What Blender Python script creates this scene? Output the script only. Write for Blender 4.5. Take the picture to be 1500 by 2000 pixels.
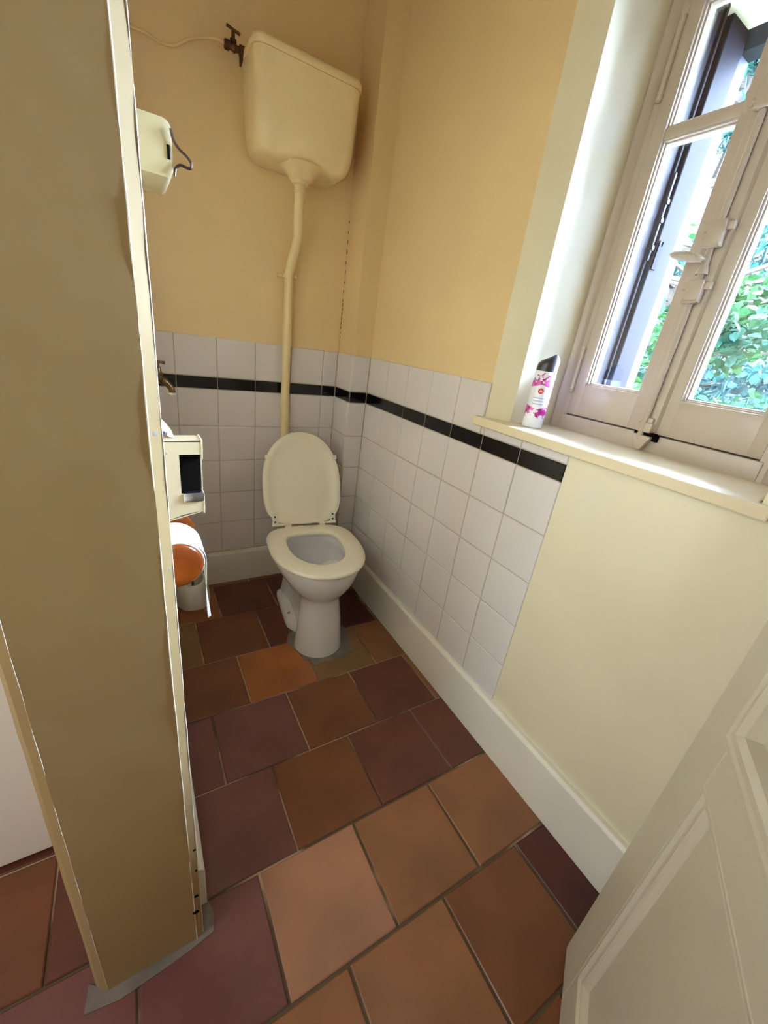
import bpy, bmesh, math, random
from mathutils import Matrix, Vector
for o in list(bpy.data.objects):
    bpy.data.objects.remove(o, do_unlink=True)
sc = bpy.context.scene
C = sc.collection
random.seed(7)
R = math.radians

# ---------------------------------------------------------------- camera
cam_d = bpy.data.cameras.new('camera'); cam = bpy.data.objects.new('camera', cam_d); C.objects.link(cam)
RW = ((0.85808058, -0.4965873, 0.13076226),
      (-0.08992787, -0.39602187, -0.91382693),
      (0.50557956, 0.77237797, -0.38447572))
m = Matrix(((RW[0][0], -RW[1][0], -RW[2][0], -0.89488),
            (RW[0][1], -RW[1][1], -RW[2][1], -1.79897),
            (RW[0][2], -RW[1][2], -RW[2][2], 0.21489 + 0.965),
            (0, 0, 0, 1)))
cam.matrix_world = m
cam_d.sensor_fit = 'HORIZONTAL'; cam_d.sensor_width = 36.0; cam_d.lens = 784.413 / 1500 * 36
cam_d.clip_start = 0.02; cam_d.clip_end = 200
sc.camera = cam

# ---------------------------------------------------------------- light and exposure
w = bpy.data.worlds.new('sky'); sc.world = w; w.use_nodes = True
bg = w.node_tree.nodes['Background']
bg.inputs['Color'].default_value = (0.57, 0.71, 1.0, 1); bg.inputs['Strength'].default_value = 61.0
def light(name, kind, loc, energy, color, rot=None, **kw):
    d = bpy.data.lights.new(name, kind); d.energy = energy; d.color = color
    for k, v in kw.items(): setattr(d, k, v)
    o = bpy.data.objects.new(name, d); C.objects.link(o); o.location = loc
    if rot: o.rotation_euler = rot
    return o
light('sun', 'SUN', (0, 0, 6), 8.0, (1.0, 0.95, 0.86), (R(38), R(-22), R(0)), angle=0.01)
# daylight of the second washroom window, in the wall to the left of the camera
light('side_window_light', 'AREA', (-2.36, -1.74, 1.45), 3.2, (0.80, 0.93, 1.0), (0, R(-90), 0), shape='RECTANGLE', size=1.1, size_y=0.52)
# daylight of the corridor behind the open door
light('corridor_light', 'AREA', (-0.7, -3.1, 1.5), 0.15, (0.93, 0.96, 1.0), (R(88), 0, 0), shape='RECTANGLE', size=1.4, size_y=1.4)
po = light('window_portal', 'AREA', (0.47, -1.265, 1.49), 1.0, (1, 1, 1), (0, R(90), 0), shape='RECTANGLE', size=0.94, size_y=0.46)
po.data.cycles.is_portal = True
sc.view_settings.view_transform = 'Standard'; sc.view_settings.look = 'None'
sc.view_settings.gamma = 1.0; sc.view_settings.use_curve_mapping = False
sc.view_settings.exposure = 2.65
sc.cycles.use_denoising = True
sc.cycles.max_bounces = 12; sc.cycles.diffuse_bounces = 8

# ---------------------------------------------------------------- materials
def lin(c):
    return tuple(((v / 255) / 12.92 if v / 255 <= 0.04045 else ((v / 255 + 0.055) / 1.055) ** 2.4) for v in c) + (1,)
def mat(name, col, rough=0.5, metal=0.0, noise=0.0, nscale=8.0, bump=0.0, bscale=40.0, col2=None, coat=0.0, spec=0.5, trans=0.0):
    mt = bpy.data.materials.new(name); mt.use_nodes = True
    nt = mt.node_tree; b = nt.nodes['Principled BSDF']
    b.inputs['Roughness'].default_value = rough; b.inputs['Metallic'].default_value = metal
    b.inputs['Coat Weight'].default_value = coat; b.inputs['Coat Roughness'].default_value = 0.15
    b.inputs['Specular IOR Level'].default_value = spec
    c1 = lin(col); c2 = lin(col2) if col2 else tuple(max(0, v * (1 - noise)) for v in c1[:3]) + (1,)
    tc = nt.nodes.new('ShaderNodeTexCoord')
    if noise or col2:
        n = nt.nodes.new('ShaderNodeTexNoise'); n.inputs['Scale'].default_value = nscale; n.inputs['Detail'].default_value = 6
        nt.links.new(tc.outputs['Object'], n.inputs['Vector'])
        rp = nt.nodes.new('ShaderNodeValToRGB'); rp.color_ramp.elements[0].position = 0.35; rp.color_ramp.elements[1].position = 0.65
        rp.color_ramp.elements[0].color = c1; rp.color_ramp.elements[1].color = c2
        nt.links.new(n.outputs['Fac'], rp.inputs['Fac']); nt.links.new(rp.outputs['Color'], b.inputs['Base Color'])
    else:
        b.inputs['Base Color'].default_value = c1
    if bump:
        n2 = nt.nodes.new('ShaderNodeTexNoise'); n2.inputs['Scale'].default_value = bscale; n2.inputs['Detail'].default_value = 5
        nt.links.new(tc.outputs['Object'], n2.inputs['Vector'])
        bp = nt.nodes.new('ShaderNodeBump'); bp.inputs['Strength'].default_value = bump; bp.inputs['Distance'].default_value = 0.01
        nt.links.new(n2.outputs['Fac'], bp.inputs['Height']); nt.links.new(bp.outputs['Normal'], b.inputs['Normal'])
    return mt
M = {}
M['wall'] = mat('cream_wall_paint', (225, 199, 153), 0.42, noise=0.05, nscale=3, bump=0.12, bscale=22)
M['wall_lit'] = mat('cream_wall_paint_lit', (222, 214, 188), 0.22, coat=0.5, noise=0.04, nscale=3, bump=0.10, bscale=14)  # lit copy of the cream wall paint, for the window niche and below
M['post'] = mat('shaded_cream_gloss_paint', (164, 138, 94), 0.4, noise=0.06, nscale=4, bump=0.15, bscale=9)  # same cream wall paint, darkened to carry the shade on the post
M['edge'] = mat('worn_white_edge_paint', (232, 228, 212), 0.4)
M['ceil'] = mat('ceiling_paint', (225, 215, 190), 0.7)
M['skirt'] = mat('cream_skirting_paint', (224, 219, 210), 0.35, noise=0.05, nscale=6, bump=0.05)
M['tile'] = mat('white_glazed_tile', (214, 208, 210), 0.16, noise=0.03, nscale=3, bump=0.03, bscale=10)
M['black'] = mat('black_glazed_tile', (10, 10, 16), 0.14)
M['grout'] = mat('grey_tile_grout', (176, 168, 156), 0.9, noise=0.1, nscale=30)
M['wood'] = mat('varnished_orange_pine', (138, 68, 18), 0.25, col2=(114, 50, 12), nscale=14, coat=0.6)
M['white'] = mat('white_ceramic', (222, 220, 224), 0.12, coat=0.3)
M['seat'] = mat('ivory_seat_plastic', (228, 221, 204), 0.32)
M['cist'] = mat('cream_cistern_enamel', (230, 210, 166), 0.3, noise=0.04, nscale=5)
M['pipe'] = mat('cream_painted_pipe', (222, 202, 156), 0.35, bump=0.05)
M['rust'] = mat('dark_rusty_brass', (62, 44, 36), 0.5, metal=0.6, col2=(110, 70, 46), nscale=60)
M['brass'] = mat('tarnished_brass', (96, 72, 40), 0.35, metal=0.8, noise=0.3, nscale=40)
M['chrome'] = mat('worn_chrome', (170, 175, 190), 0.25, metal=1.0)
M['dark'] = mat('dark_cavity', (12, 9, 7), 0.9, spec=0.05)
M['wire'] = mat('dark_wire', (60, 48, 46), 0.35, metal=0.8)
M['disp'] = mat('cream_dispenser_enamel', (178, 164, 136), 0.3, noise=0.05, nscale=5)
M['disp2'] = mat('grey_cream_box_enamel', (156, 144, 112), 0.25)
M['paper'] = mat('white_paper', (238, 240, 236), 0.85, bump=0.1, bscale=80)
M['roll'] = mat('cream_white_toilet_paper', (242, 238, 214), 0.9, bump=0.1, bscale=90)
M['card'] = mat('cardboard', (150, 125, 95), 0.9)
M['plastic'] = mat('white_plastic', (222, 220, 216), 0.35)
M['winpaint'] = mat('white_window_gloss_paint', (176, 162, 146), 0.32, noise=0.05, nscale=7, bump=0.06)
M['sill'] = mat('cream_sill_gloss_paint', (222, 208, 178), 0.25, noise=0.04, nscale=5)
M['door'] = mat('cream_door_paint', (192, 184, 166), 0.33, noise=0.03, nscale=4, bump=0.08, bscale=9)
M['lightdoor'] = mat('pale_grey_door_paint', (236, 232, 232), 0.5)
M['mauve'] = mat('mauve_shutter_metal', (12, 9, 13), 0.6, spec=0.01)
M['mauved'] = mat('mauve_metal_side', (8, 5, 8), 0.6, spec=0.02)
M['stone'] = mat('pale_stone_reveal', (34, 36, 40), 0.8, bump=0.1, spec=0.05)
M['magenta_cap'] = mat('charcoal_cap_plastic', (52, 50, 52), 0.3)
M['mortar'] = mat('grey_cement_mortar', (128, 118, 112), 0.9, noise=0.3, nscale=18, bump=0.4, bscale=50)
M['ink'] = mat('purple_ink', (80, 60, 130), 0.8)
M['bark'] = mat('tree_bark', (34, 28, 22), 0.9, spec=0.1, noise=0.4, nscale=10, bump=0.5)
M['lawn'] = mat('outdoor_grass', (20, 34, 12), 0.9, spec=0.1, noise=0.4, nscale=2)

def floor_tile_mat(name, c, k):
    mt = mat(name, c, 0.36, noise=0.16, nscale=5, bump=0.12, bscale=16, col2=k)
    return mt
FT = {
    'brown': floor_tile_mat('terracotta_brown', (122, 72, 44), (104, 60, 38)),
    'orange': floor_tile_mat('terracotta_orange', (168, 100, 52), (142, 84, 48)),
    'olive': floor_tile_mat('terracotta_olive', (136, 100, 62), (118, 86, 54)),
    'dark': floor_tile_mat('terracotta_dark', (106, 58, 44), (90, 48, 38)),
    'red': floor_tile_mat('terracotta_wine_red', (84, 32, 26), (66, 22, 20)),
    'plum': floor_tile_mat('terracotta_plum', (116, 70, 68), (102, 60, 60)),
    'light': floor_tile_mat('terracotta_light', (170, 122, 94), (148, 104, 82)),
    'tan': floor_tile_mat('terracotta_tan', (146, 96, 62), (126, 84, 56)),
}
# floor joints: pale cement near the back of the room, dirt-darkened towards the doorway
def joint_mat():
    mt = mat('floor_joint_cement', (170, 150, 128), 0.95)
    nt = mt.node_tree; b = nt.nodes['Principled BSDF']
    g = nt.nodes.new('ShaderNodeTexCoord'); n = nt.nodes.new('ShaderNodeTexNoise'); n.inputs['Scale'].default_value = 4.5; n.inputs['Detail'].default_value = 3
    nt.links.new(g.outputs['Object'], n.inputs['Vector'])
    r = nt.nodes.new('ShaderNodeValToRGB'); r.color_ramp.elements[0].position = 0.44; r.color_ramp.elements[1].position = 0.56
    r.color_ramp.elements[0].color = lin((92, 76, 58)); r.color_ramp.elements[1].color = lin((176, 152, 128))
    sy = nt.nodes.new('ShaderNodeSeparateXYZ'); nt.links.new(g.outputs['Object'], sy.inputs[0])
    mr = nt.nodes.new('ShaderNodeMapRange'); mr.inputs[1].default_value = -1.30; mr.inputs[2].default_value = -1.05; mr.inputs[3].default_value = -0.14; mr.inputs[4].default_value = 0.04
    nt.links.new(sy.outputs['Y'], mr.inputs[0])
    ad = nt.nodes.new('ShaderNodeMath'); ad.operation = 'ADD'; nt.links.new(n.outputs['Fac'], ad.inputs[0]); nt.links.new(mr.outputs[0], ad.inputs[1])
    nt.links.new(ad.outputs[0], r.inputs['Fac']); nt.links.new(r.outputs['Color'], b.inputs['Base Color'])
    return mt
M['joint'] = joint_mat()

def glass_mat():
    mt = bpy.data.materials.new('window_glass'); mt.use_nodes = True; nt = mt.node_tree
    nt.nodes.clear(); out = nt.nodes.new('ShaderNodeOutputMaterial')
    tr = nt.nodes.new('ShaderNodeBsdfTransparent'); tr.inputs['Color'].default_value = (0.93, 0.97, 0.97, 1)
    gl = nt.nodes.new('ShaderNodeBsdfGlossy'); gl.inputs['Roughness'].default_value = 0.02
    fr = nt.nodes.new('ShaderNodeFresnel'); fr.inputs['IOR'].default_value = 1.45
    mx = nt.nodes.new('ShaderNodeMixShader'); nt.links.new(fr.outputs['Fac'], mx.inputs['Fac'])
    nt.links.new(tr.outputs['BSDF'], mx.inputs[1]); nt.links.new(gl.outputs['BSDF'], mx.inputs[2])
    nt.links.new(mx.outputs['Shader'], out.inputs['Surface'])
    return mt
M['glass'] = glass_mat()
def leaf_mat(name, c1, c2):
    mt = bpy.data.materials.new(name); mt.use_nodes = True; nt = mt.node_tree
    nt.nodes.clear(); out = nt.nodes.new('ShaderNodeOutputMaterial')
    d = nt.nodes.new('ShaderNodeBsdfPrincipled'); d.inputs['Roughness'].default_value = 0.6; d.inputs['Specular IOR Level'].default_value = 0.04
    t = nt.nodes.new('ShaderNodeBsdfTranslucent'); mx = nt.nodes.new('ShaderNodeMixShader'); mx.inputs['Fac'].default_value = 0.3
    tc = nt.nodes.new('ShaderNodeTexCoord'); n = nt.nodes.new('ShaderNodeTexNoise'); n.inputs['Scale'].default_value = 2.2
    nt.links.new(tc.outputs['Object'], n.inputs['Vector'])
    r = nt.nodes.new('ShaderNodeValToRGB'); r.color_ramp.elements[0].position = 0.38; r.color_ramp.elements[1].position = 0.62
    r.color_ramp.elements[0].color = lin(c1); r.color_ramp.elements[1].color = lin(c2)
    nt.links.new(n.outputs['Fac'], r.inputs['Fac']); nt.links.new(r.outputs['Color'], d.inputs['Base Color']); nt.links.new(r.outputs['Color'], t.inputs['Color'])
    nt.links.new(d.outputs['BSDF'], mx.inputs[1]); nt.links.new(t.outputs['BSDF'], mx.inputs[2]); nt.links.new(mx.outputs['Shader'], out.inputs['Surface'])
    return mt
M['leaf'] = leaf_mat('broad_leaf_green', (2, 19, 12), (15, 34, 10))
M['needle'] = leaf_mat('conifer_green', (2, 16, 18), (6, 30, 22))
M['far_leaf'] = leaf_mat('far_leaf_green', (2, 18, 22), (6, 32, 30))

# ---------------------------------------------------------------- mesh helpers
class MB:
    """collects shapes into one bmesh"""
    def __init__(s): s.b = bmesh.new()
    def face(s, vs):
        try: return s.b.faces.new(vs)
        except ValueError: return None
    def box(s, x0, x1, y0, y1, z0, z1, bev=0.0, seg=2):
        t = bmesh.new()
        r = bmesh.ops.create_cube(t, size=1)
        for v in t.verts:
            v.co = Vector(((x0 + x1) / 2 + v.co.x * abs(x1 - x0), (y0 + y1) / 2 + v.co.y * abs(y1 - y0), (z0 + z1) / 2 + v.co.z * abs(z1 - z0)))
        if bev: bmesh.ops.bevel(t, geom=t.edges[:] , offset=bev, segments=seg, profile=0.5, affect='EDGES')
        s.merge(t); return s
    def merge(s, t, mtx=None):
        if mtx: bmesh.ops.transform(t, matrix=mtx, verts=t.verts)
        me = bpy.data.meshes.new('tmp'); t.to_mesh(me); t.free(); s.b.from_mesh(me); bpy.data.meshes.remove(me)
    def prism(s, poly, z0, z1, axis='z', bev=0.0):
        t = bmesh.new()
        def P(a, b, h):
            return {'z': (a, b, h), 'y': (a, h, b), 'x': (h, a, b)}[axis]
        lo = [t.verts.new(P(a, b, z0)) for a, b in poly]; hi = [t.verts.new(P(a, b, z1)) for a, b in poly]
        n = len(poly); t.faces.new(lo[::-1]); t.faces.new(hi)
        for i in range(n): t.faces.new((lo[i], lo[(i + 1) % n], hi[(i + 1) % n], hi[i]))
        bmesh.ops.recalc_face_normals(t, faces=t.faces)
        if bev: bmesh.ops.bevel(t, geom=t.edges[:], offset=bev, segments=2, profile=0.5, affect='EDGES')
        s.merge(t); return s
    def loft(s, loops, cap0=False, cap1=False):
        rings = [[s.b.verts.new(p) for p in lp] for lp in loops]
        n = len(rings[0])
        for a, b in zip(rings, rings[1:]):
            for i in range(n): s.face((a[i], a[(i + 1) % n], b[(i + 1) % n], b[i]))
        if cap0: s.face(rings[0][::-1])
        if cap1: s.face(rings[-1])
        return s
    def tube(s, pts, r, n=12, caps=True):
        pts = [Vector(p) for p in pts]
        rs = r if isinstance(r, (list, tuple)) else [r] * len(pts)
        loops = []; up = None
        for i, p in enumerate(pts):
            d = (pts[min(i + 1, len(pts) - 1)] - pts[max(i - 1, 0)]).normalized()
            if up is None: up = d.orthogonal().normalized()
            else: up = (up - d * up.dot(d)).normalized()
            q = d.cross(up)
            loops.append([p + (up * math.cos(2 * math.pi * k / n) + q * math.sin(2 * math.pi * k / n)) * rs[i] for k in range(n)])
        s.loft(loops, caps, caps); return s
    def lathe(s, prof, origin=(0, 0, 0), axis='z', n=24, ell=(1, 1)):
        loops = []
        for r, h in prof:
            lp = []
            for k in range(n):
                a = 2 * math.pi * k / n; u, v = r * math.cos(a) * ell[0], r * math.sin(a) * ell[1]
                p = {'z': (u, v, h), 'x': (h, u, v), 'y': (u, h, v)}[axis]
                lp.append(tuple(origin[i] + p[i] for i in range(3)))
            loops.append(lp)
        s.loft(loops, True, True); return s
    def done(s, name, m_, parent=None, smooth=True, angle=35, recalc=True):
        if recalc: bmesh.ops.recalc_face_normals(s.b, faces=s.b.faces)
        me = bpy.data.meshes.new(name); s.b.to_mesh(me); s.b.free()
        me.materials.append(m_)
        if smooth:
            for p in me.polygons: p.use_smooth = True
            try: me.set_sharp_from_angle(angle=R(angle))
            except Exception: pass
        o = bpy.data.objects.new(name, me); C.objects.link(o)
        if parent: o.parent = parent
        return o
def tag(o, label=None, cat=None, group=None, kind=None):
    if label: o['label'] = label
    if cat: o['category'] = cat
    if group: o['group'] = group
    if kind: o['kind'] = kind
    return o
def empty(name, loc=(0, 0, 0), rz=0.0, **kw):
    o = bpy.data.objects.new(name, None); C.objects.link(o); o.empty_display_size = 0.05
    o.location = loc; o.rotation_euler = (0, 0, rz); return tag(o, **kw)
def smoothpath(pts, n=6):
    pts = [Vector(p) for p in pts]; out = []
    P = [pts[0]] + pts + [pts[-1]]
    for i in range(1, len(P) - 2):
        for k in range(n):
            t = k / n; a, b, c, d = P[i - 1], P[i], P[i + 1], P[i + 2]
            out.append(0.5 * ((2 * b) + (-a + c) * t + (2 * a - 5 * b + 4 * c - d) * t * t + (-a + 3 * b - 3 * c + d) * t ** 3))
    out.append(pts[-1]); return out

# ================================================================ ROOM SHELL
H = 2.7
# ---- floor
floor = MB().box(-2.5, 0.0, -3.3, 0.0, -0.12, -0.004).done('floor', M['joint'], smooth=False)
tag(floor, 'terracotta tiled washroom floor', 'floor', kind='structure')
rows = [  # y_top, y_bottom, joint offset, colours keyed by column (0 = the column that ends nearest x=0)
    (-0.000, -0.040, -0.24, ''),
    (-0.040, -0.280, -0.166, 'brown,dark,dark,orange,brown,olive'),
    (-0.280, -0.535, -0.026, 'red,red,dark,brown,olive,brown,brown'),
    (-0.535, -0.775, -0.157, 'tan,olive,orange,brown,brown'),
    (-0.775, -1.017, -0.037, 'tan,dark,brown,plum,plum,dark'),
    (-1.017, -1.257, -0.157, 'dark,dark,brown,plum,dark'),
    (-1.257, -1.492, -0.253, 'tan,tan,light,plum,plum,brown,dark'),
    (-1.492, -1.730, -0.131, 'red,brown,tan,tan,plum,plum'),
    (-1.730, -1.970, -0.250, 'brown,brown,tan,plum,plum,brown'),
    (-1.970, -2.210, -0.131, 'brown,tan,dark,plum'),
    (-2.210, -2.450, -0.250, 'tan,brown,dark'),
]
tile_meshes = {}
def floor_piece(x0, x1, y0, y1, key):
    wd, ht = x1 - x0, y1 - y0
    k = (round(wd, 3), round(ht, 3), key)
    if k not in tile_meshes:
        me = bpy.data.meshes.new('floor_tile')
        a, b, c = wd / 2, ht / 2, 0.0025
        v = [(-a, -b, -.012), (a, -b, -.012), (a, b, -.012), (-a, b, -.012),
             (-a, -b, -.002), (a, -b, -.002), (a, b, -.002), (-a, b, -.002),
             (-a + c, -b + c, 0), (a - c, -b + c, 0), (a - c, b - c, 0), (-a + c, b - c, 0)]
        f = [(8, 9, 10, 11)] + [(i, (i + 1) % 4, 4 + (i + 1) % 4, 4 + i) for i in range(4)] + [(4 + i, 4 + (i + 1) % 4, 8 + (i + 1) % 4, 8 + i) for i in range(4)]
        me.from_pydata(v, [], f); me.materials.append(FT[key]); tile_meshes[k] = me
    o = bpy.data.objects.new('floor_tile', tile_meshes[k]); C.objects.link(o); o.parent = floor
    o.location = ((x0 + x1) / 2, (y0 + y1) / 2, random.uniform(-0.0006, 0.0006))
    o.rotation_euler = (random.uniform(-.002, .002), random.uniform(-.002, .002), random.uniform(-.004, .004))
for yt, yb, off, cols in rows:
    cl = cols.split(',') if cols else []
    g = 0.0022 if yt > -1.2 else 0.0032
    edges = [0.0]; x = off
    while x > -2.5: edges.append(x); x -= 0.246
    edges.append(-2.5)
    for i in range(len(edges) - 1):
        x1, x0 = edges[i], edges[i + 1]
        if x1 - x0 < 0.03: continue
        key = cl[i] if i < len(cl) and cl[i] else random.choice(['brown', 'dark', 'plum', 'tan'])
        floor_piece(x0 + g, x1 - g, yb + g, yt - g, key)

# ---- walls
def wall_tile_mesh(wd, ht, black):
    k = ('w', round(wd, 4), round(ht, 4), black)
    if k not in tile_meshes:
        me = bpy.data.meshes.new('tile'); a, b, c, t = wd / 2, ht / 2, 0.0018, 0.006
        v = [(-a, 0, -b), (a, 0, -b), (a, 0, b), (-a, 0, b), (-a, -t + .0015, -b), (a, -t + .0015, -b), (a, -t + .0015, b), (-a, -t + .0015, b),
             (-a + c, -t, -b + c), (a - c, -t, -b + c), (a - c, -t, b - c), (-a + c, -t, b - c)]
        f = [(8, 9, 10, 11)] + [(i, (i + 1) % 4, 4 + (i + 1) % 4, 4 + i) for i in range(4)] + [(4 + i, 4 + (i + 1) % 4, 8 + (i + 1) % 4, 8 + i) for i in range(4)]
        me.from_pydata(v, [], f); me.materials.append(M['black'] if black else M['tile']); tile_meshes[k] = me
    return tile_meshes[k]
def wall_tiles(parent, origin, ang, spans, rowsz, name='tile'):
    """spans along the wall direction (dir = rotate +x by ang), rows in z; tile faces look to local -y"""
    ca, sa = math.cos(ang), math.sin(ang); g = 0.0013
    for s0, s1, ztop in spans:
        for z0, z1, bl in rowsz:
            z1c = min(z1, ztop)
            if z1c - z0 < 0.008: continue
            me = wall_tile_mesh(s1 - s0 - 2 * g, z1c - z0 - 2 * g, bl)
            o = bpy.data.objects.new('black_tile' if bl else 'tile', me); C.objects.link(o); o.parent = parent
            s = (s0 + s1) / 2
            o.location = (origin[0] + ca * s, origin[1] + sa * s, (z0 + z1c) / 2)
            o.rotation_euler = (random.uniform(-.003, .003), 0, ang + random.uniform(-.003, .003))
ROWS = [(0.965, 1.115, False), (0.918, 0.965, True), (0.768, 0.918, False), (0.618, 0.768, False), (0.468, 0.618, False), (0.318, 0.468, False), (0.168, 0.318, False)]
T_ = 0.006   # tile thickness: tile faces lie in the planes x=0 / y=0, plaster 2 mm behind them
# back wall
b_ = MB().box(-2.5, 0.46, 0.002, 0.14, -0.12, H)
wb = b_.done('wall_back', M['wall'], smooth=False)
tag(wb, 'cream painted back wall with white tiled dado', 'wall', kind='structure')
gr = MB().box(-0.90, -0.088, 0.0015, 0.01, 0.16, 1.114).done('grout', M['grout'], wb, smooth=False)
sp = [(-0.154, -0.0865, 9)] + [(-0.154 - 0.15 * (i + 1), -0.154 - 0.15 * i, 9) for i in range(5)]
wall_tiles(wb, (0, T_ - 0.001, 0), 0, sp, ROWS)
# boxed-in corner
box = MB().box(-0.083, 0.002, -0.153, 0.004, -0.0, H)
bx = box.done('trim_1', M['wall'], smooth=False)
tag(bx, 'boxed-in pipe casing in the back right corner, tiled below and cream above', 'casing', kind='structure')
MB().box(-0.084, 0.0, -0.154, 0.0, 0.16, 1.114).done('grout', M['grout'], bx, smooth=False)
wall_tiles(bx, (-0.085 + T_ - .0015, 0, 0), R(-90), [(0.0, 0.1535, 9)], ROWS)
wall_tiles(bx, (0, -0.155 + T_ - .0015, 0), 0, [(-0.085, -0.001, 9)], ROWS)
# hairline crack in the corner above the tiles
ck = MB()
for i in range(26):
    z = 1.175 + i * 0.018
    if i > 8 and i % 2: continue
    ck.box(-0.0842, -0.0825, -0.0012, 0.004, z, z + random.uniform(0.006, 0.016))
ck.done('crack', M['dark'], bx, smooth=False)
# right wall (window wall), splayed reveal
def prism_xy(mb, poly, z0, z1): mb.prism(poly, z0, z1)
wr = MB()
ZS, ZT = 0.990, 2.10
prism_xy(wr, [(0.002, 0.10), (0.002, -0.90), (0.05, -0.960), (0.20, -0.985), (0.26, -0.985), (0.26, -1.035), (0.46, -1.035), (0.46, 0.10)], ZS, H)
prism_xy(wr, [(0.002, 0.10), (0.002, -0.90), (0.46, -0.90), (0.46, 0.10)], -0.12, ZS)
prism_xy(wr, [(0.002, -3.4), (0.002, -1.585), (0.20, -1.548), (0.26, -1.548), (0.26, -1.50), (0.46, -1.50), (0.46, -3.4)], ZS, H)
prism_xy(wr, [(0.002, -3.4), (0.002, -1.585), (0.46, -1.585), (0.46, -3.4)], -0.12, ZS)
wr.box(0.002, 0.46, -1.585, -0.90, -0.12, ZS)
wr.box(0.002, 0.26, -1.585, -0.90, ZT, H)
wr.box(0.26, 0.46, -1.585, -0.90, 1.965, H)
wrr = wr.done('wall_right', M['wall_lit'], smooth=False)
wrr.data.materials.append(M['wall'])  # upper plaster beside the niche takes the less lit tone of the paint
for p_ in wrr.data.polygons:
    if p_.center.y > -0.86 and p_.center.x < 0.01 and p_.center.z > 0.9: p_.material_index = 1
tag(wrr, 'cream painted window wall with white tiled dado beside the toilet', 'wall', kind='structure')
MB().box(0.0015, 0.01, -1.2135, -0.157, 0.16, 0.985).done('grout', M['grout'], wrr, smooth=False)
MB().box(0.0015, 0.01, -0.899, -0.157, 0.98, 1.114).done('grout', M['grout'], wrr, smooth=False)
js = [-0.1565] + [-(0.3147 + 0.15 * j) for j in range(7)]
spr = []
for a, b in zip(js, js[1:]):
    if b < -0.9 < a:
        wall_tiles(wrr, (T_ - 0.001, 0, 0), R(-90), [(-a, 0.899, 9), (0.9005, -b, 0.989)], ROWS[:1]); wall_tiles(wrr, (T_ - 0.001, 0, 0), R(-90), [(-a, -b, 9)], ROWS[1:])
    else: spr.append((-a, -b, 9 if b > -0.9 else 0.989))
wall_tiles(wrr, (T_ - 0.001, 0, 0), R(-90), spr, ROWS)
MB().box(0.0, 0.012, -0.9025, -0.899, 1.016, 1.114).done('tile_edge', M['tile'], wrr, smooth=False)
# lining of the window opening outside
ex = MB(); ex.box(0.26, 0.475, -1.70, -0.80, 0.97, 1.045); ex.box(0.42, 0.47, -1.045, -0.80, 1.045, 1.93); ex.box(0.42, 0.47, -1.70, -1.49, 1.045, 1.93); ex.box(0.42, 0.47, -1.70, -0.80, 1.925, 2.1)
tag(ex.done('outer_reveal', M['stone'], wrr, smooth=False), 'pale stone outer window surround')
# ceiling, far walls
tag(MB().box(-2.5, 0.46, -3.4, 0.14, H, H + 0.12).done('ceiling', M['ceil'], smooth=False), 'plain pale ceiling', 'ceiling', kind='structure')
wl = MB(); wl.box(-2.62, -2.4, -3.4, 0.14, -0.12, H)
tag(wl.done('wall_left', M['wall'], smooth=False), 'cream wall at the far left of the washroom', 'wall', kind='structure')
wf = MB(); wf.box(-2.5, -1.75, -2.22, -2.10, -0.12, H); wf.box(-0.06, 0.002, -2.22, -2.10, -0.12, H); wf.box(-1.75, -0.06, -2.22, -2.10, 2.15, H)
wf.box(-2.5, 0.46, -3.4, -3.3, -0.12, H)
tag(wf.done('wall_front', M['wall'], smooth=False), 'cream wall with the doorway behind the viewer', 'wall', kind='structure')
# partition between the cubicles, with its end post
pt = MB(); pt.box(-1.03, -0.905, -1.27, 0.0, -0.05, H)
part = pt.done('wall_middle', M['wall'], smooth=False)
tag(part, 'cream partition wall between the two cubicles', 'wall', kind='structure')
def jitter_edge(poly, z0, z1, n=60, amp=0.0006):
    mb = MB(); loops = []
    for i in range(n + 1):
        z = z0 + (z1 - z0) * i / n
        loops.append([(x + random.uniform(-amp, amp), y + random.uniform(-amp, amp), z) for x, y in poly])
    mb.loft(loops, True, True); return mb
px0, px1, py0, py1 = -1.058, -0.8735, -1.315, -1.262
poly = [(px1 - 0.004, py1), (px1, py1 - 0.006), (px1, py0 + 0.0062), (px1 - 0.0125, py0), (px0 + 0.019, py0), (px0 + 0.008, py0 + 0.006), (px0, py0 + 0.018), (px0, py1)]
ps = jitter_edge(poly, 0.002, H).done('trim_2', M['post'], smooth=True, angle=14)
tag(ps, 'broad end post of the partition in shade-darkened cream with worn pale edges', 'post', kind='structure')
wr_ = random.Random(5)
for ex_, ey_, er_ in ((px1 - 0.0125, py0, 0.0006), (px1, py0 + 0.0062, 0.0007), (px0 + 0.019, py0, 0.00035)):
    pts_ = [(ex_ + wr_.uniform(-.0004, .0004), ey_ + wr_.uniform(-.0002, .0003), 0.003 + 2.2 * k / 70) for k in range(71)]
    MB().tube(pts_, [er_ * wr_.uniform(0.5, 1.4) for _ in pts_], 6).done('worn_edge', M['edge'], ps)
for (x, z, s) in [(-0.8775, 1.06, .003), (-0.8765, 0.89, .0035), (-0.8775, 0.16, .0045), (-0.8805, 0.105, .006), (-0.874, 0.30, .003), (-0.8745, 0.235, .003)]:
    MB().lathe([(0.0001, -0.0006), (s, -0.0004), (s * 0.9, 0.0), (0.0001, 0.0)], (x - 0.003, -1.3152 + (0.004 if x > -0.8775 else 0), z), axis='y', n=8).done('paint_chip', M['dark'] if z < 0.4 else M['paper'], ps)
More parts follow.
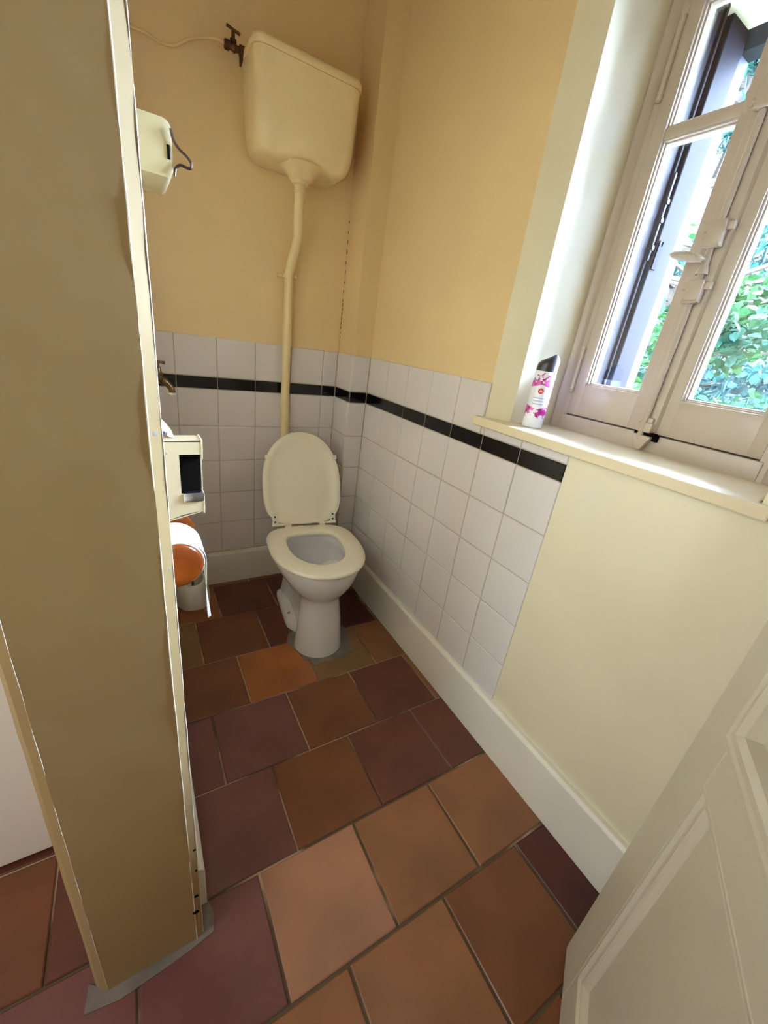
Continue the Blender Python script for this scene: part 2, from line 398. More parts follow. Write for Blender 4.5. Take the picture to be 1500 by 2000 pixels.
# skirting boards
def skirt(name, poly, a, b, axis, label):
    o = MB().prism(poly, a, b, axis, bev=0.002).done(name, M['skirt'], smooth=False)
    return tag(o, label, 'baseboard', kind='structure')
def skprof(t, h, sgn=-1, base=0.0):
    return [(base, 0.0), (base + sgn * t, 0.0), (base + sgn * t, h - 0.010), (base + sgn * (t - 0.007), h), (base, h)]
skirt('baseboard_right', skprof(0.022, 0.180, -1, 0.004), -2.1, -0.150, 'y', 'tall cream skirting board under the window wall')
skirt('baseboard_back', skprof(0.024, 0.165, -1, 0.004), -0.905, -0.105, 'x', 'tall cream skirting board behind the toilet')
sb = MB().box(-0.107, 0.0, -0.175, -0.150, 0, 0.172, bev=0.003); sb.box(-0.107, -0.080, -0.170, 0.0, 0, 0.172, bev=0.003)
tag(sb.done('baseboard_corner', M['skirt'], smooth=False), 'short cream skirting board around the pipe casing', 'baseboard', kind='structure')
skirt('baseboard_left', skprof(0.046, 0.135, 1, -0.905), -1.262, -0.022, 'y', 'cream skirting board end poking out behind the partition post')
# cement patches on the floor
def patch(name, pts, h=0.0022):
    mb = MB(); mb.prism(pts, -0.003, h); return mb.done(name, M['mortar'], floor, smooth=False)
def blob(cx, cy, rx, ry, n=26, seed=1, amp=0.14):
    rr = random.Random(seed); return [(cx + rx * (1 + rr.uniform(-amp, amp)) * math.cos(2 * math.pi * k / n), cy + ry * (1 + rr.uniform(-amp, amp)) * math.sin(2 * math.pi * k / n)) for k in range(n)]
patch('cement_patch', [(-1.075, -1.330), (-1.02, -1.338), (-0.95, -1.332), (-0.90, -1.326), (-0.855, -1.318), (-0.848, -1.29), (-0.856, -1.262), (-0.862, -1.235), (-0.852, -1.20), (-0.868, -1.19), (-0.872, -1.25), (-0.90, -1.30), (-1.05, -1.305), (-1.07, -1.29)])
patch('cement_patch', blob(-0.312, -0.560, 0.128, 0.130, seed=4))
patch('cement_patch', [(-0.372, -0.60), (-0.395, -0.66), (-0.392, -0.70), (-0.34, -0.692), (-0.26, -0.695), (-0.21, -0.67), (-0.25, -0.6)], h=0.0016)

# ================================================================ WINDOW
win = empty('window_1', (0.2, -1.265, 1.0)); tag(win, 'two-leaf cream painted casement window with a central bolt', 'window', kind='structure')
def wpart(mb, name, m_=None, parent=None, **k):
    o = mb.done(name, m_ or M['winpaint'], None, **k)
    o.parent = parent or win
    base = Vector((0.2, -1.265, 1.0))
    # vertices are in world coordinates; shift them so that each part sits under the window's own origin
    o.data.transform(Matrix.Translation(-base))
    return o
# sill
s_ = MB(); s_.prism([(-0.022, -0.878), (0.001, -0.878), (0.001, -0.904), (0.215, -0.985), (0.215, -1.548), (0.001, -1.581), (0.001, -1.607), (-0.022, -1.607)], ZS + 0.001, 1.016, bev=0.003)
tag(wpart(s_, 'sill', M['sill'], smooth=False), 'cream painted sill projecting from the wall')
# fixed frame: x .197 .. .26
fr = MB()
def cap_profile(y, w_, s):   # rounded moulding that runs up the frame
    return [(0.25, y), (0.198, y), (0.191, y + s * 0.010), (0.194, y + s * 0.022), (0.203, y + s * 0.030), (0.200, y + s * w_), (0.25, y + s * w_)]
fr.prism(cap_profile(-0.984, 0.047, -1), 1.010, 2.07)
fr.prism(cap_profile(-1.549, 0.047, 1), 1.010, 2.07)
fr.box(0.198, 0.26, -1.51, -1.02, 1.012, 1.058, bev=0.003)
fr.box(0.198, 0.26, -1.51, -1.02, 1.985, 2.07, bev=0.003)
fr.box(0.2385, 0.26, -1.51, -1.02, 1.05, 1.078); fr.box(0.2385, 0.26, -1.045, -1.02, 1.05, 2.0); fr.box(0.2385, 0.26, -1.52, -1.488, 1.05, 2.0); fr.box(0.2385, 0.26, -1.275, -1.25, 1.05, 2.0)
wpart(fr, 'frame', angle=40)
mold = MB()
def sash(y0, y1, py0_, py1_, nm):
    """leaf from y0 (left) to y1 (right), glass from py0_ to py1_"""
    sb_ = MB(); X0, X1 = 0.199, 0.238
    sb_.box(X0, X1, py0_, y0, 1.061, 1.985, bev=0.0022); sb_.box(X0, X1, y1, py1_, 1.061, 1.985, bev=0.0022)
    sb_.box(X0 + 0.0005, X1, py1_ - 0.002, py0_ + 0.002, 1.061, 1.146, bev=0.0022); sb_.box(X0 + .0005, X1, py1_ - 0.002, py0_ + 0.002, 1.925, 1.985, bev=0.0022)
    o = wpart(sb_, nm, smooth=True, angle=30)
    mt = MB(); mt.box(X0 + 0.003, X1, py1_ - 0.001, py0_ + 0.001, 1.692, 1.714, bev=0.003)
    q = wpart(mt, 'muntin', parent=o); q.matrix_parent_inverse = Matrix.Identity(4)
    bd = MB()
    for z0, z1 in ((1.146, 1.692), (1.714, 1.925)):
        for k, (dx, dw) in enumerate(((0.006, 0.004), (0.013, 0.0075))):
            bd.box(X0 + dx, X1 - 0.004, py0_ - dw, py0_ + 0.002, z0, z1, bev=0.001, seg=1); bd.box(X0 + dx, X1 - 0.004, py1_ - 0.002, py1_ + dw, z0, z1, bev=0.001, seg=1)
            bd.box(X0 + dx, X1 - 0.004, py1_, py0_, z0 - 0.002, z0 + dw, bev=0.001, seg=1); bd.box(X0 + dx, X1 - 0.004, py1_, py0_, z1 - dw, z1 + 0.002, bev=0.001, seg=1)
    wpart(bd, 'glazing_bead', parent=o, smooth=False)
    for z0, z1 in ((1.150, 1.688), (1.718, 1.921)):
        g = MB().box(0.225, 0.2285, py1_ + 0.004, py0_ - 0.004, z0, z1)
        wpart(g, 'pane', M['glass'], parent=o, smooth=False)
    return o
sash(-1.031, -1.262, -1.063, -1.214, 'sash')
sash(-1.265, -1.502, -1.316, -1.476, 'sash')
# overlap moulding on the meeting stiles
mm = MB(); mm.prism([(0.199, -1.235), (0.190, -1.240), (0.187, -1.262), (0.190, -1.286), (0.199, -1.291)], 1.066, 1.982)
wpart(mm, 'meeting_moulding', angle=25)
# bolt
bt_ = MB(); bt_.tube([(0.180, -1.264, 1.045), (0.180, -1.264, 1.985)], 0.0065, 10)
wpart(bt_, 'bolt_rod')
def guide(z, h, label=None):
    g = MB(); g.box(0.170, 0.190, -1.281, -1.247, z - h / 2, z + h / 2, bev=0.004); g.box(0.178, 0.190, -1.293, -1.235, z + h * .1, z + h * .42, bev=0.003)
    g.lathe([(0.0001, -.004), (.005, -.003), (.005, 0), (.0001, 0)], (0.186, -1.2375, z - 0.002), axis='x', n=8)
    g.tube([(0.172, -1.278, z - h * .45), (0.168, -1.264, z - h * .5), (0.172, -1.25, z - h * .45)], 0.004, 8)
    return wpart(g, 'bolt_guide')
guide(1.480, 0.05); guide(1.372, 0.045); guide(1.700, 0.035)
hd = MB(); hd.lathe([(0.0001, 0.0), (0.012, 0.0), (0.010, 0.012), (0.007, 0.018), (0.007, 0.034)], (0.182, -1.264, 1.405), axis='z', n=12)
hd.tube([(0.178, -1.262, 1.430), (0.160, -1.256, 1.434), (0.148, -1.250, 1.434)], 0.006, 10)
wpart(hd, 'handle_neck')
kn = MB()
prof = []
for i in range(15):
    t = i / 14; h = -0.034 + 0.068 * t; r = 0.0125 * math.sqrt(max(0.0, 1 - (2 * t - 1) ** 2)) + 0.0004
    prof.append((r * (1 + 0.05 * math.cos(i * math.pi)), h))
kn.lathe(prof, (0, 0, 0), axis='y', n=18, ell=(1.3, 0.75))
bmesh.ops.transform(kn.b, matrix=Matrix.Translation((0.146, -1.240, 1.434)) @ Matrix.Rotation(R(8), 4, 'X') @ Matrix.Rotation(R(22), 4, 'Z'), verts=kn.b.verts)
wpart(kn, 'handle_knob')
lt = MB(); lt.box(0.176, 0.199, -1.286, -1.250, 1.062, 1.086, bev=0.004); lt.box(0.180, 0.199, -1.282, -1.254, 1.084, 1.098, bev=0.004)
wpart(lt, 'bottom_catch')
lt = MB(); lt.prism([(-1.292, 1.054), (-1.248, 1.056), (-1.254, 1.040), (-1.262, 1.022), (-1.276, 1.018), (-1.284, 1.036)], 0.176, 0.200, 'x', bev=0.003)
wpart(lt, 'bolt_keeper')
lt = MB(); lt.box(0.184, 0.199, -1.296, -1.246, 1.0545, 1.063); lt.box(0.188, 0.199, -1.302, -1.290, 1.044, 1.060)
wpart(lt, 'keeper_gap_shade', M['dark'], smooth=False)  # dark block stands in for shade in the gap above the keeper
for z0, z1 in ((1.128, 1.236), (1.775, 1.905)):
    hg = MB(); zz = (z0 + z1) / 2
    hg.tube([(0.197, -1.0265, z0), (0.197, -1.0265, z1)], 0.0065, 10); hg.lathe([(0.001, z0 - .010), (.0075, z0 - .006), (.0075, z0), (.0055, z0 + .002)], (0.197, -1.0265, 0), n=10)
    hg.lathe([(.0055, z1 - .002), (.0075, z1), (.0075, z1 + .006), (.001, z1 + .010)], (0.197, -1.0265, 0), n=10); hg.lathe([(.0075, zz - .001), (.0075, zz + .001)], (0.197, -1.0265, 0), n=10)
    wpart(hg, 'hinge')

# folded outside shutter leaf against the left outer jamb
sh = empty('shutter', (0.34, -1.04, 1.05)); tag(sh, 'mauve folded shutter panel outside the left window pane', 'shutter')
def spart(mb, name, m_, parent=sh, **k):
    o = mb.done(name, m_, parent, **k); o.data.transform(Matrix.Translation((-0.34, 1.04, -1.05))); return o
spart(MB().box(0.318, 0.402, -1.062, -1.036, 1.050, 1.950, bev=0.003), 'shutter_leaf', M['mauve'], smooth=False)
spart(MB().box(0.262, 0.296, -1.050, -1.036, 1.050, 1.960, bev=0.002), 'shutter_frame', M['mauved'], smooth=False)
spart(MB().box(0.298, 0.306, -1.056, -1.036, 1.050, 1.960, bev=0.002), 'shutter_rail', M['mauve'], smooth=False)
spart(MB().box(0.402, 0.416, -1.054, -1.036, 1.050, 1.925), 'shutter_seal', M['mauved'], smooth=False)
lk = MB(); lk.prism([(0.322, 1.455), (0.342, 1.455), (0.342, 1.520), (0.337, 1.520), (0.337, 1.508), (0.331, 1.508), (0.331, 1.520), (0.322, 1.520)], -1.066, -1.061, 'y')
tag(spart(lk, 'lock_plate', mat('lock_plate_grey', (3, 3, 5), 0.6, spec=0.01), smooth=False), 'dark grey slotted lock plate')
lc = MB()
for z in (1.50, 1.56, 1.60): lc.lathe([(0.0001, -0.008), (0.006, -0.008), (0.007, 0.0), (0.0001, 0.0)], (0.304, -1.055, z), axis='y', n=10)
lc.box(0.300, 0.308, -1.060, -1.050, 1.47, 1.66, bev=0.002)
spart(lc, 'latch', mat('weathered_latch_metal', (14, 12, 14), 0.6, spec=0.03))

# ================================================================ DOOR (right foreground)
dirx, diry = -0.86293, -0.50532
ang = math.atan2(diry, dirx)
door = empty('door_1', (-0.181, -1.693, 0.0), ang); tag(door, 'cream panelled door standing open in the right foreground', 'door', kind='structure')
# door local: +x along the leaf from the free edge to the hinge; face towards the camera is local y=0, body extends to local +y (away)
nrm = Vector((0.50532, -0.86293))  # points away from the camera
sgn = 1 if (Matrix.Rotation(ang, 2) @ Vector((0, 1))).dot(nrm) > 0 else -1
L, TH, HT = 0.745, 0.036 * sgn, 2.03
def dpart(mb, name, **k): return mb.done(name, M['door'], door, **k)
st = 0.092
dpart(MB().box(0, st, 0, TH, 0.006, HT, bev=0.0025), 'stile', smooth=False)
dpart(MB().box(L - st, L, 0, TH, 0.006, HT, bev=0.0025), 'stile', smooth=False)
dpart(MB().box(st, L - st, 0.0, TH, 0.006, 0.112, bev=0.0008), 'bottom_rail', smooth=False)
dpart(MB().box(st, L - st, 0.0, TH, 0.672, 0.762, bev=0.0008), 'lock_rail', smooth=False)
dpart(MB().box(st, L - st, 0.0, TH, HT - 0.10, HT, bev=0.0008), 'top_rail', smooth=False)
dpart(MB().box(st - .001, L - st + .001, TH * 0.38, TH * 0.75, 0.110, 0.675), 'lower_panel', smooth=False)
dpart(MB().box(st - .001, L - st + .001, TH * 0.38, TH * 0.75, 0.760, HT - 0.098), 'upper_panel', smooth=False)
def mould_ring(x0, x1, z0, z1, prof):
    """prof: list of (inset, height out of the panel) ; mitred ring"""
    mb = MB(); loops = []
    for d, h in prof:
        y = TH * 0.38 - sgn * h
        loops.append([(x0 + d, y, z0 + d), (x1 - d, y, z0 + d), (x1 - d, y, z1 - d), (x0 + d, y, z1 - d)])
    mb.loft(loops); return mb
p1 = [(0.0, 0.0128), (0.004, 0.0145), (0.009, 0.0140), (0.012, 0.009), (0.017, 0.0085), (0.021, 0.0095), (0.025, 0.007), (0.030, 0.002), (0.033, 0.0)]
dpart(mould_ring(st - 0.002, L - st + 0.002, 0.108, 0.676, p1), 'lower_moulding', smooth=False)
p2 = [(-0.018, 0.0136), (-0.016, 0.019), (-0.008, 0.020), (-0.004, 0.017), (0.004, 0.0175), (0.010, 0.024), (0.018, 0.025), (0.024, 0.018), (0.026, 0.0)]
dpart(mould_ring(st - 0.002, L - st + 0.002, 0.766, HT - 0.104, p2), 'upper_moulding', smooth=False)
# far left white door of the neighbouring cubicle
d2 = empty('door_2', (-1.06, -1.005, 0)); tag(d2, 'plain pale grey door at the far left behind the post', 'door', kind='structure')
MB().box(-0.80, -0.005, 0.0, 0.035, 0.012, 2.02, bev=0.002).done('door_leaf', M['lightdoor'], d2, smooth=False)
jm = MB(); jm.box(-1.34, -0.80, 0.0, 0.10, 0.0, H); jm.box(-0.80, 0.03, 0.0, 0.10, 2.03, H)
jm.done('door_surround', M['wall'], d2, smooth=False)

# ================================================================ TOILET
tl = empty('toilet', (-0.305, -0.285, 0), R(-5.4)); tag(tl, 'white ceramic toilet with raised ivory lid standing in the corner', 'toilet')
N2 = 28
def outline(hw, yf, yb, z, n=N2, cx=0.0):
    pts = []
    for i in range(n + 1):
        y = yf + (yb - yf) * (1 - math.cos(math.pi * i / n)) / 2; pts.append((cx + hw(y), y, z))
    for i in range(n - 1, 0, -1):
        y = yf + (yb - yf) * (1 - math.cos(math.pi * i / n)) / 2; pts.append((cx - hw(y), y, z))
    return pts
def egg(a, yf, yb, nf=2.1, nb=3.2, frac=0.555):
    yc = yf + (yb - yf) * frac
    def hw(y):
        if y < yc: u, e = (yc - y) / (yc - yf), nf
        else: u, e = (y - yc) / (yb - yc), nb
        u = min(1, max(0, u)); return a * (1 - u ** e) ** (1 / e)
    return hw, yf, yb
def O(e, z): return outline(e[0], e[1], e[2], z)
def ped(rf, yf, yb, waist, wb_):
    def hw(y):
        u = y - yf
        if u < rf: return math.sqrt(max(0, rf * rf - (rf - u) ** 2))
        t = min(1, (u - rf) / 0.075); t = t * t * (3 - 2 * t); h = rf + (waist - rf) * t
        v = yb - y; t2 = min(1, max(0, (0.16 - v) / 0.10)); h = h + (wb_ - h) * t2 * t2 * (3 - 2 * t2)
        if v < 0.03: h *= math.sqrt(max(0, 1 - (1 - v / 0.03) ** 2))
        return h
    return hw, yf, yb
def mix(e1, e2, t, yf, yb):
    def hw(y):
        u = (y - yf) / (yb - yf)
        return e1[0](e1[1] + (e1[2] - e1[1]) * u) * (1 - t) + e2[0](e2[1] + (e2[2] - e2[1]) * u) * t
    return hw, yf, yb
P0 = ped(0.098, -0.388, 0.10, 0.070, 0.085)
P1 = ped(0.086, -0.372, 0.09, 0.055, 0.070)
P2 = ped(0.078, -0.352, 0.08, 0.052, 0.060)
E1 = egg(0.172, -0.412, 0.020)
pan = MB()
loops = [O(P0, 0.0), O(P0, 0.012), O(mix(P0, P1, 0.5, -0.381, 0.095), 0.07), O(P1, 0.14), O(P2, 0.215)]
for t, z in ((0.04, 0.235), (0.14, 0.248), (0.34, 0.262), (0.58, 0.282), (0.78, 0.306), (0.91, 0.332), (0.98, 0.355)):
    yf = P2[1] + (E1[1] - P2[1]) * t; yb = P2[2] + (E1[2] - P2[2]) * t
    loops.append(O(mix(P2, E1, t, yf, yb), z))
loops += [O(E1, 0.370), O(egg(0.170, -0.410, 0.018), 0.379), O(egg(0.165, -0.404, 0.014), 0.383), O(egg(0.128, -0.352, -0.045), 0.383),
          O(egg(0.122, -0.345, -0.050), 0.378), O(egg(0.120, -0.343, -0.052), 0.345), O(egg(0.128, -0.350, -0.048), 0.325), O(egg(0.125, -0.346, -0.052), 0.29),
          O(egg(0.110, -0.326, -0.070), 0.245), O(egg(0.104, -0.316, -0.078), 0.232), O(egg(0.080, -0.280, -0.100), 0.215), O(egg(0.052, -0.25, -0.125), 0.185), O(egg(0.044, -0.24, -0.14), 0.15)]
pan.loft(loops, True, True)
# foot flange
FL = ped(0.070, -0.30, 0.095, 0.102, 0.100); FL2 = ped(0.064, -0.29, 0.09, 0.094, 0.092); FL3 = ped(0.05, -0.27, 0.08, 0.060, 0.065)
pan.loft([O(FL, 0.0), O(FL, 0.026), O(FL2, 0.036), O(FL3, 0.052)], True, True)
# inlet horn
pan.tube([(0.0, 0.0, 0.33), (0.0, 0.09, 0.33)], [0.045, 0.038], 16)
pn = pan.done('pan', M['white'], tl, angle=50)
MB().loft([O(egg(0.05, -0.246, -0.13), 0.176)], False, True).done('water', mat('bowl_water', (150, 150, 140), 0.03), tl, smooth=False)
MB().lathe([(0.0001, 0.0), (0.0085, 0.0), (0.0085, 0.004), (0.004, 0.007), (0.0001, 0.007)], (-0.082, -0.125, 0.036), n=10).done('floor_bolt', M['chrome'], tl)
seat = MB()
S = lambda a, yf, yb: egg(a, yf, yb, 2.1, 3.6)
seat.loft([O(S(0.110, -0.336, -0.068), 0.388), O(S(0.176, -0.417, -0.004), 0.385), O(S(0.184, -0.425, 0.0), 0.389), O(S(0.186, -0.427, 0.001), 0.395), O(S(0.183, -0.424, -0.002), 0.401), O(S(0.175, -0.416, -0.008), 0.4045),
           O(S(0.120, -0.346, -0.058), 0.4045), O(S(0.112, -0.338, -0.066), 0.401), O(S(0.110, -0.336, -0.068), 0.395), O(S(0.110, -0.336, -0.068), 0.388)])
st_ = seat.done('seat', M['seat'], tl, angle=60)
# lid: built flat (hinge at y=0, tip at y=-.42), then turned up and back about the hinge line
def lid_tf(mb, extra=0.0):
    mb_m = Matrix.Translation((0, 0.005, 0.408)) @ Matrix.Rotation(R(-(90 + 22)), 4, 'X')
    bmesh.ops.transform(mb.b, matrix=mb_m, verts=mb.b.verts); return mb
lid = MB()
# lying flat closed, underside (later facing the viewer) is local -z
lid.loft([O(S(0.166, -0.395, 0.0), 0.020), O(S(0.171, -0.401, 0.0), 0.014), O(S(0.172, -0.402, 0.0), 0.006), O(S(0.169, -0.399, 0.0), 0.0), O(S(0.162, -0.391, -0.006), -0.001),
          O(S(0.150, -0.378, -0.020), -0.0005), O(S(0.140, -0.366, -0.032), 0.009), O(S(0.11, -0.33, -0.055), 0.0115), O(S(0.04, -0.26, -0.13), 0.012)], True, True)
lid_tf(lid); lid.done('lid', M['seat'], tl, angle=50)
for sx in (-1, 1):
    bf = MB(); bf.box(sx * 0.148 - 0.009, sx * 0.148 + 0.009, -0.300, -0.282, -0.006, 0.001, bev=0.003); lid_tf(bf); bf.done('lid_buffer', M['seat'], tl)
    hp = MB(); hp.box(sx * 0.128 - 0.012, sx * 0.128 + 0.012, -0.050, 0.004, -0.0035, 0.0, bev=0.001); lid_tf(hp)
    h = hp.done('hinge_plate', M['plastic'], tl, smooth=False)
    for yy in (-0.036, -0.014):
        sc_ = MB(); sc_.lathe([(0.0001, -0.0045), (0.0042, -0.0045), (0.0042, -0.003), (0.0001, -0.003)], (sx * 0.128, yy, 0), n=10); lid_tf(sc_); sc_.done('hinge_screw', M['dark'], h)
    hb = MB(); hb.tube([(sx * 0.060, 0.004, 0.408), (sx * 0.142, 0.004, 0.408)], 0.0055, 10); hb.box(sx * 0.075 - .012, sx * 0.075 + .012, -0.012, 0.010, 0.398, 0.412, bev=0.002); hb.done('hinge', M['seat'], tl)

# ================================================================ HIGH CISTERN
cs = empty('cistern', (-0.333, 0.0, 1.66)); tag(cs, 'cream high-level cistern mounted on the back wall above the toilet', 'cistern')
def rrect(x0, x1, y0, y1, z, r, n=5):
    pts = []
    for cx, cy, a0 in ((x1 - r, y1 - r, 0), (x0 + r, y1 - r, 90), (x0 + r, y0 + r, 180), (x1 - r, y0 + r, 270)):
        for k in range(n + 1):
            a = R(a0 + 90 * k / n); pts.append((cx + r * math.cos(a), cy + r * math.sin(a), z))
    return pts
def CS(ix, iy, z, r): return rrect(-0.178 + ix, 0.178 - ix, -0.192 + iy, -0.001, z - 1.66, r)
cb = MB()
cb.loft([CS(0.06, 0.055, 1.690, 0.02), CS(0.040, 0.036, 1.693, 0.028), CS(0.024, 0.022, 1.703, 0.034), CS(0.015, 0.011, 1.722, 0.036), CS(0.012, 0.004, 1.748, 0.036), CS(0.011, 0.0035, 1.753, 0.036), CS(0.0015, 0.0, 1.928, 0.036)], True, True)
cb.lathe([(0.085, 0.036), (0.070, 0.028), (0.050, 0.016), (0.040, 0.004), (0.034, 0.0), (0.0001, 0.0)], (0.003, -0.103, 0.0), n=24)
cb.done('tank', M['cist'], cs, angle=40)
ld = MB(); ld.loft([CS(-0.002, -0.002, 1.929, 0.036), CS(-0.003, -0.003, 1.933, 0.036), CS(-0.003, -0.003, 1.945, 0.036), CS(0.001, 0.001, 1.953, 0.034), CS(0.012, 0.012, 1.957, 0.028)], True, True)
ld.done('tank_lid', M['cist'], cs, angle=50)
# flush pipe
fp = empty('flush_pipe', (-0.33, -0.04, 0.3)); tag(fp, 'cream painted flush pipe running from the cistern down to the toilet', 'pipe')
path = smoothpath([(-0.330, -0.103, 1.655), (-0.330, -0.103, 1.60), (-0.3290, -0.100, 1.56), (-0.3255, -0.085, 1.49), (-0.332, -0.052, 1.42), (-0.336, -0.036, 1.375)], 6)
path += [Vector((-0.336, -0.034, 1.2)), Vector((-0.335, -0.034, 0.9)), Vector((-0.325, -0.034, 0.60)), Vector((-0.318, -0.036, 0.45))]
path += smoothpath([(-0.314, -0.040, 0.40), (-0.310, -0.060, 0.345), (-0.306, -0.11, 0.330), (-0.300, -0.188, 0.33)], 6)
pm = MB().tube(path, 0.0175, 16); pm.b.verts.ensure_lookup_table()
bmesh.ops.translate(pm.b, vec=(0.33, 0.04, -0.3), verts=pm.b.verts); pm.done('pipe', M['pipe'], fp, angle=60)
nt_ = MB().lathe([(0.020, -0.030), (0.022, -0.026), (0.020, -0.022), (0.020, -0.008), (0.027, -0.006), (0.031, 0.0), (0.031, 0.008), (0.027, 0.011)], (0.0, -0.063, 1.355), n=20)
nt_.done('coupling_nut', M['pipe'], fp); 
cl_ = MB().lathe([(0.018, -0.008), (0.0205, -0.007), (0.0205, 0.007), (0.018, 0.008)], (-0.006, 0.006, 1.07), n=16)
cl_.box(-0.045, 0.030, 0.022, 0.036, 1.064, 1.077, bev=0.002); cl_.lathe([(0.0001, -.006), (.005, -.004), (.005, .004), (.0001, .006)], (0.022, 0.004, 1.072), axis='y', n=8)
cl_.done('pipe_clip', M['pipe'], fp)
# stopcock
sk = empty('stopcock', (-0.54, -0.06, 1.945)); tag(sk, 'dark rusty stopcock with a T handle at the left of the cistern', 'valve')
bd = MB(); bd.lathe([(0.0105, -0.028), (0.0125, -0.026), (0.0125, -0.014), (0.009, -0.012), (0.009, -0.006), (0.013, 0.0), (0.009, 0.008), (0.009, 0.014), (0.014, 0.016), (0.014, 0.030)], (0, 0, 0), axis='x', n=12)
bd.tube([(0.026, 0, 0.0), (0.022, 0.004, -0.016), (0.020, 0.006, -0.034)], [0.007, 0.006, 0.003], 8)
bd.done('valve_body', M['rust'], sk)
MB().lathe([(0.010, 0.008), (0.010, 0.018), (0.006, 0.021), (0.005, 0.036)], (-0.002, 0, 0), n=12).done('bonnet', M['brass'], sk)
MB().tube([(-0.020, 0.004, 0.046), (-0.002, 0, 0.040), (0.018, -0.004, 0.034)], [0.0045, 0.004, 0.0045], 8).done('handle', M['rust'], sk)
sp_ = MB().tube(smoothpath([(-0.568, -0.060, 1.946), (-0.59, -0.040, 1.956), (-0.62, -0.010, 1.957), (-0.66, -0.007, 1.940), (-0.70, -0.007, 1.912), (-0.74, -0.007, 1.905), (-0.79, -0.007, 1.912), (-0.905, -0.007, 1.905)], 5), 0.0038, 8)
tag(sp_.done('supply_pipe', M['wall']), 'thin cream water pipe wavering along the wall to the stopcock', 'pipe')
# tap at the left
tp = empty('tap', (-0.882, -0.30, 0.985)); tag(tp, 'old dark brass tap jutting out above the black tile band at left', 'tap')
tb = MB(); tb.lathe([(0.018, -0.023), (0.018, -0.019), (0.011, 0.006), (0.011, 0.040), (0.015, 0.044), (0.015, 0.064), (0.008, 0.07)], (0, 0, 0), axis='x', n=14)
tb.tube(smoothpath([(0.055, 0, 0.0), (0.074, 0, -0.010), (0.088, 0, -0.026), (0.092, 0, -0.040)], 4), [0.012] * 5 + [0.010] * 8, 12)
tb.lathe([(0.012, 0.006), (0.013, 0.016), (0.009, 0.022), (0.008, 0.034), (0.0045, 0.036), (0.004, 0.050)], (0.056, 0, 0), n=12)
tb.done('tap_body', M['brass'], tp)
MB().tube([(0.036, 0, 0.052), (0.056, 0, 0.050), (0.076, 0, 0.048)], [0.0048, 0.0035, 0.0052], 8).done('handle', M['rust'], tp)
MB().lathe([(0.009, 0.0), (0.0125, 0.001), (0.0125, 0.007), (0.009, 0.008)], (0.092, 0, -0.048), n=14).done('spout_ring', mat('pale_nickel', (190, 180, 160), 0.3, metal=0.6), tp)

# ================================================================ THINGS ON THE PARTITION
WX = -0.905
up = empty('wall_box', (WX, -0.93, 1.36)); tag(up, 'cream rounded metal box with dark wire handle high on the partition', 'dispenser')
def ub(mb, name, m_, **k):
    o = mb.done(name, m_, up, **k); o.data.transform(Matrix.Translation((-WX, 0.93, -1.36))); return o
def rpoly(x0, x1, z0, z1, r, corners=(1, 1, 1, 1), n=6):
    pts = []
    for (cx, cz, a0), on in zip(((x1 - r, z1 - r, 0), (x0 + r, z1 - r, 90), (x0 + r, z0 + r, 180), (x1 - r, z0 + r, 270)), corners):
        if on:
            for k in range(n + 1):
                a = R(a0 + 90 * k / n); pts.append((cx + r * math.cos(a), cz + r * math.sin(a)))
        else:
            pts.append({0: (x1, z1), 90: (x0, z1), 180: (x0, z0), 270: (x1, z0)}[a0])
    return pts
bxm = MB().prism(rpoly(WX, -0.811, 1.374, 1.448, 0.012, (1, 0, 0, 1)), -0.93, -0.80, 'y', bev=0.0018)
ub(bxm, 'box_body', M['disp2'])
ub(MB().tube(smoothpath([(-0.812, -0.934, 1.436), (-0.8095, -0.934, 1.424), (-0.803, -0.934, 1.415), (-0.792, -0.934, 1.408), (-0.7855, -0.934, 1.401), (-0.786, -0.934, 1.394), (-0.791, -0.934, 1.393), (-0.801, -0.934, 1.394), (-0.808, -0.934, 1.388), (-0.810, -0.934, 1.378)], 4), 0.0020, 8), 'wire_handle', M['wire'])
sl = MB().box(-0.8185, -0.8145, -0.9315, -0.929, 1.398, 1.416); ub(sl, 'slot', M['dark'], smooth=False)
# paper dispenser
dp = empty('paper_dispenser', (WX, -0.93, 0.76)); tag(dp, 'cream metal paper dispenser with a black window above the toilet roll', 'dispenser')
def db(mb, name, m_, **k):
    o = mb.done(name, m_, dp, **k); o.data.transform(Matrix.Translation((-WX, 0.93, -0.76))); return o
zt, zb_ = 0.950, 0.795
case = MB()
# side face with a window cut: four pieces around the opening, then the box walls
yN, yF = -0.93, -0.885
wx0, wx1, wz0, wz1 = -0.8305, -0.790, 0.838, 0.922
case.prism([(WX, 0.765), (WX, zt), (wx0, zt), (wx0, 0.7900)], yN, yN + 0.002, 'y')
case.prism([(wx0, wz1), (wx0, zt), (wx1, zt + .002), (wx1, wz1)], yN, yN + 0.002, 'y')
case.prism([(wx0, 0.7900), (wx0, wz0), (wx1, wz0), (wx1, zb_ + .002)], yN, yN + 0.002, 'y')
case.prism([(WX, 0.765), (WX, zt), (wx1, zt), (wx1, zb_)], yF - 0.002, yF, 'y')
case.box(WX, wx1, yN, yF, zt - 0.002, zt + 0.0005); case.box(wx1 - 0.002, wx1, yF - 0.01, yF, zb_, zt)
case.box(WX, WX + 0.002, yN, yF, 0.765, zt)
case.prism([(WX, 0.765), (WX, 0.767), (wx1, zb_ + .002), (wx1, zb_)], yN, yF, 'y')
db(case, 'casing', M['disp'], smooth=False)
fc = MB(); 
for a, b, c, d in ((yN - 0.001, yF, wz1 - 0.01, zt + 0.003), (yN + 0.02, yF, wz0, wz1), (yN - 0.001, yF, zb_ - 0.004, wz0 - 0.002)):
    fc.box(wx1, wx1 + 0.0035, a, b, c, d, bev=0.0008, seg=1)
